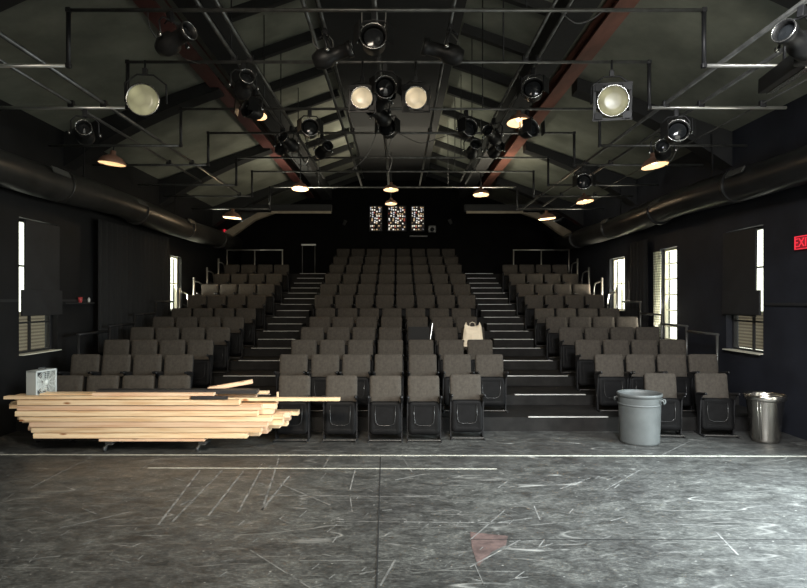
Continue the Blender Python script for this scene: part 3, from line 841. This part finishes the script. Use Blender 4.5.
exit_sign(-1, 18.6, 3.98, .62, .26, 'small far red EXIT sign at the rear of left wall')

# ------------------------------------------------------------------ floor markings
def strip(x0, y0, x1, y1, w, m_='tape'):
    L_ = math.hypot(x1-x0, y1-y0)
    b = MB(); b.box((0, 0, .0015), (L_, w, .003)); o = b.build('floor_tape', m_); o.location = ((x0+x1)/2, (y0+y1)/2, 0)
    o.rotation_euler = (0, 0, math.atan2(y1-y0, x1-x0)); return o
def F(px, py):
    D = 583*1.89/(py-300); return ((px-398)*D/583, D)
def fstrip(a, b_, w, lab=None, m_='tape'):
    (x0, y0), (x1, y1) = F(*a), F(*b_); o = strip(x0, y0, x1, y1, w, m_)
    return tag(o, lab, 'tape') if lab else o
fstrip((-60, 454.5), (860, 456.5), .035, 'pale tape line crossing the whole floor in front of the seats')
fstrip((148, 468), (497, 469), .024, 'shorter pale tape line on the stage floor nearer the viewer')
mat('seam', (.004, .004, .004), .9)
o = fstrip((380.5, 456.5), (375, 640), .012, 'dark straight seam running up the middle of the stage floor', 'seam'); o.name = 'floor_seam'; o['category'] = 'seam'
o = fstrip((470, 539.5), (860, 540), .006, 'thin dark seam crossing the right side of the stage floor', 'seam'); o.name = 'floor_seam'; o['category'] = 'seam'
# long chalky scrapes: nobody could count them
def scrapes():
    random.seed(11)
    b = MB()
    S_ = [((200, 470), (158, 525)), ((222, 470), (172, 522)), ((244, 470), (208, 516)), ((261, 470), (238, 512)), ((279, 458), (262, 510)), ((289, 476), (262, 510)),
          ((93, 456), (30, 488)), ((160, 456), (140, 470)), ((330, 456), (322, 470)), ((262, 476), (330, 505)), ((404, 460), (412, 472)), ((300, 561), (352, 560)), ((350, 495), (352, 512)),
          ((258, 495), (430, 497)), ((290, 521), (400, 522)), ((404, 522), (510, 523)), ((630, 523), (740, 526)), ((404, 495), (440, 496)), ((716, 532), (738, 555)),
          ((504, 500), (540, 512)), ((560, 489), (590, 478)), ((660, 456), (690, 441)), ((605, 490), (640, 470)), ((534, 506), (540, 520)), ((470, 567), (520, 540)),
          ((475, 565), (484, 585)), ((250, 550), (310, 588)), ((480, 525), (532, 518)), ((130, 512), (60, 528)), ((395, 560), (380, 586)), ((180, 505), (192, 500)), ((20, 560), (60, 556)),
          ((505, 510), (470, 540)), ((395, 480), (425, 474)), ((350, 490), (355, 470))]
    for k in range(150):
        x = random.uniform(-20, 640); y = 462+126*random.random()**.8; a = random.choice((.5, -.4, -.9, .1, 2.2))+random.uniform(-.2, .2)
        l = random.uniform(3, 16); S_.append(((x, y), (x+l*math.cos(a), y+l*math.sin(a)*.6)))
    for i, (p, q) in enumerate(S_):
        (x0, y0), (x1, y1) = F(*p), F(*q); L_ = math.hypot(x1-x0, y1-y0)
        w = (.007+.008*random.random()) if i < 35 else .004+.006*random.random()
        if i < 6: w = .02
        b.box(((x0+x1)/2, (y0+y1)/2, .001), (L_, w, .001), rz=math.atan2(y1-y0, x1-x0))
    return b
mat('chalk', (.125, .125, .12), .7, noise=(9, .7, one))
o = scrapes().build('floor_scratches', 'chalk'); tag(o, 'pale scrapes and scratches scattered over the black stage floor', 'scratches'); o['kind'] = 'stuff'
mat('pink_stain', (.078, .052, .048), .6, noise=(7, .6, one))
b = MB(); pts = [F(470, 532), F(508, 536), F(506, 545), F(492, 552), F(478, 566), F(472, 548)]
vs = [b.bm.verts.new((x, y, .0012)) for x, y in pts]; vs2 = [b.bm.verts.new((x, y, .0002)) for x, y in pts]
b.bm.faces.new(vs); b.bm.faces.new(list(reversed(vs2)))
for k in range(6): b.bm.faces.new((vs[k], vs[(k+1) % 6], vs2[(k+1) % 6], vs2[k]))
o = b.build('paint_stain', 'pink_stain'); tag(o, 'faded pink paint stain on the black stage floor', 'stain')

# ------------------------------------------------------------------ lumber pile
random.seed(3)
Y0 = 7.22
def lx(px, D=7.25): return (px-398)*D/583
def plank(x0, x1, y, z, w, h, lab, m_='timber', rz=0, ry=0, nm='timber_board', group='timber boards stacked on the low dollies'):
    b = MB(); b.box((0, 0, 0), (x1-x0, w, h), bev=.003); o = b.build(nm, m_)
    o.location = ((x0+x1)/2, y, z); o.rotation_euler = (0, ry, rz)
    return tag(o, lab, 'board', group)
ordl = ['bottom', 'second', 'third', 'fourth', 'fifth', 'sixth', 'seventh', 'eighth']
zb = .135; lh = .068
lay = [ (36, 248), (33, 262), (33, 268), (30, 276), (22, 270), (20, 262), (18, 246), (22, 272)]
left_px = [100, 36, 34, 32, 22, 18, 20, 20]
right_px = [205, 248, 262, 268, 272, 258, 262, 240]
for li in range(8):
    h = lh if li else .035
    z = (zb + li*lh - (lh-.035 if li else 0)) + h/2 + .001*li if li else zb + h/2
    for d in range(4):
        jl = 0 if d == 0 else random.uniform(-10, 14); jr = 0 if d == 0 else random.uniform(0, 12)+d*5
        yy = Y0+.065+d*.128+(random.uniform(-.018, .012) if d == 0 else 0); D = yy
        x0 = lx(left_px[li]+jl, D); x1 = lx(right_px[li]+jr, D)
        if li == 0: x0, x1 = lx(100), lx(205)
        if (li, d) == (7, 1):
            plank(lx(40), lx(340, yy), yy, z+.012, .10, .037, 'long pale board sticking out farthest right from the pile', 'timber'); continue
        plank(x0, x1, yy, z, (.12 if d else .115), h-.007, 'pale timber board in the %s layer, %s' % (ordl[li], ['at the front', 'second from the front', 'third from the front', 'at the back'][d]),
              'timber_pink' if (li+d) % 3 == 0 else 'timber', rz=random.uniform(-.004, .004))
ztop = zb+.035+7*lh+.01
# top boards
plank(lx(5), lx(190), Y0+.05, ztop+.022, .10, .036, 'long pale board on top of pile, sticking out farthest left')
plank(lx(93), lx(214), Y0+.05, ztop+.062, .09, .034, 'pinkish board lying under the black boards on top of pile', 'timber_pink')
plank(lx(30), lx(100), Y0+.30, ztop+.022, .16, .034, 'short pale board lying flat behind, top left of pile')
plank(lx(92), lx(255), Y0+.19, ztop+.075, .14, .05, 'long black board lying on top of the pile', 'black_lumber', group=None)
plank(lx(192), lx(228), Y0+.02, ztop+.022, .05, .034, 'short black stick with pale cut end at right top of pile', 'black_lumber', group=None)
plank(lx(198), lx(244), Y0+.44, ztop+.115, .09, .05, 'short rounded timber offcut tilted upward on the pile top', 'timber_pink', rz=R(8), ry=R(-9))
plank(lx(208), lx(262), Y0+.42, ztop+.024, .08, .036, 'short pale board lying below the tilted offcut', 'timber')
for i, (px, d, z, a) in enumerate(((252, .1, .50, -22), (262, .22, .42, -26), (258, .06, .34, -18), (270, .3, .37, -30))):
    pass
b = MB(); b.box((0, 0, 0), (.02, .03, .09), bev=.002); o = b.build('timber_wedge', 'timber'); o.location = (lx(275), Y0+.193, .135+.035+6*.068+.045+.02+.033)
tag(o, 'tiny upright timber wedge standing on the long thin board', 'wedge')
# low trestle dollies
for px, nm in ((110, 'left'), (203, 'right')):
    x = lx(px)
    e = empty('low_trestle', 'low wheeled dolly under the %s part of the timber pile' % nm, 'dolly', (x, Y0+.27, 0), group='dollies under the timber pile')
    b = MB(); b.box((0, 0, .116), (.09, .56, .03), bev=.004); b.build('cross_bar', 'castor', e)
    for y in (-.22, .22):
        b = MB(); b.box((-.05, y, .075), (.015, .05, .11), ry=R(28)); b.box((.0, y, .095), (.06, .06, .016), bev=.003); lg = b.build('leg', 'castor_steel', e)
        b = MB(); b.lathe([(.001, -.016), (.03, -.016), (.036, -.008), (.036, .008), (.03, .016), (.001, .016)], 18, Matrix.Translation((-.075, y, .036)) @ Matrix.Rotation(R(90), 4, 'Y') @ Matrix.Rotation(0, 4, 'X')); b.build('wheel', 'castor', lg)

# ------------------------------------------------------------------ box fan on the pile
e = empty('box_fan', 'grey box fan standing on the left end of the timber pile', 'fan', (lx(38, 7.5), Y0+.36, ztop-.0), (0, 0, R(78)))
w, h, t = .34, .33, .15
b = MB()
for q in (((0, 0, h-.012), (w, t, .024)), ((0, 0, .014), (w, t, .028)), ((-w/2+.012, 0, h/2), (.024, t, h)), ((w/2-.012, 0, h/2), (.024, t, h))): b.box(*q, bev=.004)
b.build('housing', 'fan_plastic', e)
b = MB(); b.box((0, .05, h/2), (w-.05, .004, h-.05)); b.build('rear_panel', 'fan_dark', e)
b = MB(); Mf = Matrix.Translation((0, -t/2+.004, h/2)) @ Matrix.Rotation(R(90), 4, 'X')
for rr in (.03, .055, .08, .105, .13, .15): b.lathe([(rr-.003, 0), (rr, .004), (rr+.003, 0), (rr, -.004)], 28, Mf, True)
for k in range(12):
    a = k*PI/6; b.box((.075*math.cos(a)*1.2, -t/2+.004, h/2+.075*math.sin(a)*1.2), (.13, .004, .004), ry=-a)
b.build('grille', 'fan_grille', e)
b = MB(); b.lathe([(.001, .012), (.025, .01), (.028, 0)], 16, Mf); b.build('grille_hub', 'fan_grille', e)
for k in range(5):
    b = MB(); b.box((.07, 0, 0), (.10, .006, .07), M=Matrix.Translation((0, 0, h/2)) @ Matrix.Rotation(k*2*PI/5, 4, 'Y') @ Matrix.Rotation(R(25), 4, 'X')); b.build('blade', 'fan_plastic', e)
b = MB(); b.tube([(-.06, 0, h), (-.05, 0, h+.022), (.05, 0, h+.022), (.06, 0, h)], .007, 6); b.build('handle', 'fan_dark', e)

# ------------------------------------------------------------------ bins
x = (642-398)*7.68/583
e = empty('trash_can', 'tall grey plastic trash can with open top by the right block', 'trash can', (x, 7.76, 0))
b = MB(); b.lathe([(.001, .012), (.235, .0), (.248, .006), (.251, .03), (.268, .60), (.270, .615), (.280, .62), (.285, .635), (.284, .655), (.277, .66), (.268, .655), (.265, .61), (.243, .03), (.001, .02)], 44)
b.build('can_body', 'grey_plastic', e)
b = MB(); b.lathe([(.262, .50), (.272, .505), (.273, .52), (.264, .525)], 40); b.build('rim_band', 'grey_plastic', e)
for a in (-35, 145):
    M = Matrix.Rotation(R(a), 4, 'Z') @ Matrix.Translation((.275, 0, .56))
    b = MB(); b.tube([(-.02, -.06, .03), (.03, -.055, .02), (.034, -.05, -.02), (.034, .05, -.02), (.03, .055, .02), (-.02, .06, .03)], .011, 8, M); b.build('handle', 'grey_plastic_dark', e)
x = (767.5-398)*7.75/583
e = empty('steel_bin', 'shiny stainless steel waste bin at the right wall, tapering to its base', 'bin', (x, 7.8, 0))
b = MB(); b.lathe([(.001, .01), (.15, .0), (.160, .006), (.165, .04), (.225, .56), (.228, .565), (.215, .56), (.155, .03), (.001, .02)], 40)
b.build('bin_body', 'steel', e)
b = MB(); b.lathe([(.215, .56), (.232, .555), (.250, .57), (.252, .625), (.246, .632), (.235, .63), (.232, .60)], 40); b.build('rim', 'steel', e)
b = MB()
for a in (215, 225): b.tube([(.1665*math.cos(R(a)), .1665*math.sin(R(a)), .045), (.2265*math.cos(R(a)), .2265*math.sin(R(a)), .55)], .005, 6)
b.build('seam_rib', 'chrome_edge', e)

# ------------------------------------------------------------------ bag and papers on row four
e = empty('paper_bag', 'cream paper bag standing on a lowered seat of the fourth row', 'bag', (1.38, 10.76, FL[3]+.505), (0, 0, R(-14)))
b = MB(); n = 20; rings = []
for j, z in enumerate((0, .05, .14, .24, .34, .40)):
    ring = []
    for k in range(n):
        a = 2*PI*k/n; w_, d_ = .19-.03*(j/5)-.03*(j == 5), .095-.035*(j/5)
        cx = math.copysign(abs(math.cos(a))**.45, math.cos(a))*w_; cy = math.copysign(abs(math.sin(a))**.45, math.sin(a))*d_
        ring.append(b.bm.verts.new((cx+.012*math.sin(3*a+j), cy+.008*math.cos(5*a+j*2), z+(.045*math.sin(a*2+1)*(j >= 4)))))
    rings.append(ring)
for A, B in zip(rings, rings[1:]):
    for k in range(n): b.bm.faces.new((A[k], A[(k+1) % n], B[(k+1) % n], B[k]))
b.bm.faces.new(list(reversed(rings[0])))
b.build('bag_body', 'paper', e)
b = MB(); b.tube([(-.05, -.05, .37), (-.045, -.055, .43), (0, -.055, .45), (.045, -.055, .43), (.05, -.05, .37)], .006, 6); b.build('bag_handle', 'paper', e)
e = empty('black_case', 'flat black case with pale edge standing on a fourth row seat', 'case', (.41, 10.86, FL[3]+.50), (R(-10), 0, 0))
b = MB(); b.box((-.02, 0, .19), (.40, .035, .35), bev=.01); b.build('case_body', 'black_cloth', e)
b = MB(); b.box((.205, -.004, .22), (.012, .03, .42), ry=R(9), bev=.002); b.build('pale_edge_strip', 'rail', e)
# small red cup and bottle on the ledge at left
b = MB(); b.box((0, 0, 0), (.10, .9, .025), bev=.003); o = b.build('wall_ledge', 'frame_black'); o.location = (-WX+.05, 9.93, 1.835); tag(o, 'narrow black ledge on left wall right of the boarded window', 'ledge')
x, y = -WX+.06, 9.98
b = MB(); b.lathe([(.001, .004), (.028, 0), (.036, .09), (.033, .09), (.026, .006), (.001, .006)], 16); o = b.build('red_cup', 'red_plastic'); o.location = (x, y, 1.8485); tag(o, 'small red cup on the ledge of the left wall', 'cup')
b = MB(); b.lathe([(.001, .0), (.02, 0), (.021, .06), (.009, .075), (.009, .09), (.001, .092)], 14); o = b.build('small_bottle', 'white_plastic'); o.location = (x, y+.28, 1.8485); tag(o, 'tiny pale bottle beside the red cup on left ledge', 'bottle')

# ------------------------------------------------------------------ doors (open, beside and behind the viewer)
def door(n, pts_boxes):
    b = MB()
    for q in pts_boxes: b.box(*q)
    struct(b.build('door_%d' % n, 'frame_black'))
door(1, [((WX+.11, 2.24, 1.65), (.26, .08, 3.3)), ((WX+.11, 6.36, 1.65), (.26, .08, 3.3)), ((WX+.11, 4.3, 3.26), (.26, 4.04, .08))])
door(2, [((-.46, YF-.1, 1.7), (.08, .24, 3.4)), ((4.16, YF-.1, 1.7), (.08, .24, 3.4)), ((1.85, YF-.1, 3.36), (4.54, .24, .08))])

# ------------------------------------------------------------------ light
def area(name, loc, rot, sx, sy, e_, col, spread=180):
    l = bpy.data.lights.new(name, 'AREA'); l.shape = 'RECTANGLE'; l.size = sx; l.size_y = sy; l.energy = e_; l.color = col; l.spread = R(spread)
    o = bpy.data.objects.new(name, l); C.objects.link(o); o.location = loc; o.rotation_euler = rot; return o
area('daylight_side_door', (WX+.35, 4.3, 2.0), (0, R(50), 0), 3.0, 4.0, 720, (.84, .96, 1.0), 112)
area('daylight_back_door', (1.85, YF-.35, 2.2), (R(54), 0, 0), 4.5, 3.0, 130, (1.0, .95, .86), 104)
area('stage_fill', (-1.2, 2.4, 4.3), (R(50), 0, R(-2)), 1.4, .5, 118, (1.0, .88, .72), 98)  # added overhead fill without a fixture: lights front rows, fades towards the rear
area('stage_fill', (1.9, 2.4, 4.3), (R(50), 0, R(-22)), 1.4, .5, 185, (.96, .98, 1.0), 98)  # second added fill, unseen, brightens the right seat block
for side, H, p, up in ((1, R2, 70, 26), (1, R3, 40, 30), (-1, L2, 30, 28)):
    area('daylight_window', (side*(WX+.2), (H[0]+H[1])/2, (H[2]+H[3])/2), (0, side*R(90+up), 0), H[3]-H[2], H[1]-H[0], p, (1, .95, .80), 110)
# added fill aimed up through the openings to brighten the ceiling panels
area('ceiling_fill', (WX+.2, 14.6, 2.3), (0, R(90+34), 0), 1.3, 1.0, 150, (1, .86, .68), 56)
area('ceiling_fill', (-WX-.2, 14.45, 2.3), (0, -R(90+34), 0), 1.3, .7, 110, (1, .95, .78), 56)
area('ceiling_fill', (2.0, YF-.35, 1.6), (R(90+37), 0, R(-16)), 4.0, 2.2, 190, (1, .97, .84), 52)
w = bpy.data.worlds.new('sky'); S.world = w; w.use_nodes = True
bg = w.node_tree.nodes['Background']; bg.inputs[0].default_value = (1.0, 1.0, .90, 1); bg.inputs[1].default_value = 2.6

# ------------------------------------------------------------------ camera
cam = bpy.data.cameras.new('camera'); co = bpy.data.objects.new('camera', cam); C.objects.link(co)
co.location = (0, 0, 1.89); co.rotation_euler = (R(90), 0, 0)
cam.sensor_width = 36; cam.lens = 583/807*36; cam.shift_x = 5.5/807; cam.shift_y = 6/807; cam.clip_end = 100
S.camera = co
vs = S.view_settings; S.display_settings.display_device = 'sRGB'
vs.view_transform = 'Standard'; vs.look = 'None'; vs.gamma = 1; vs.exposure = 0; vs.use_curve_mapping = False
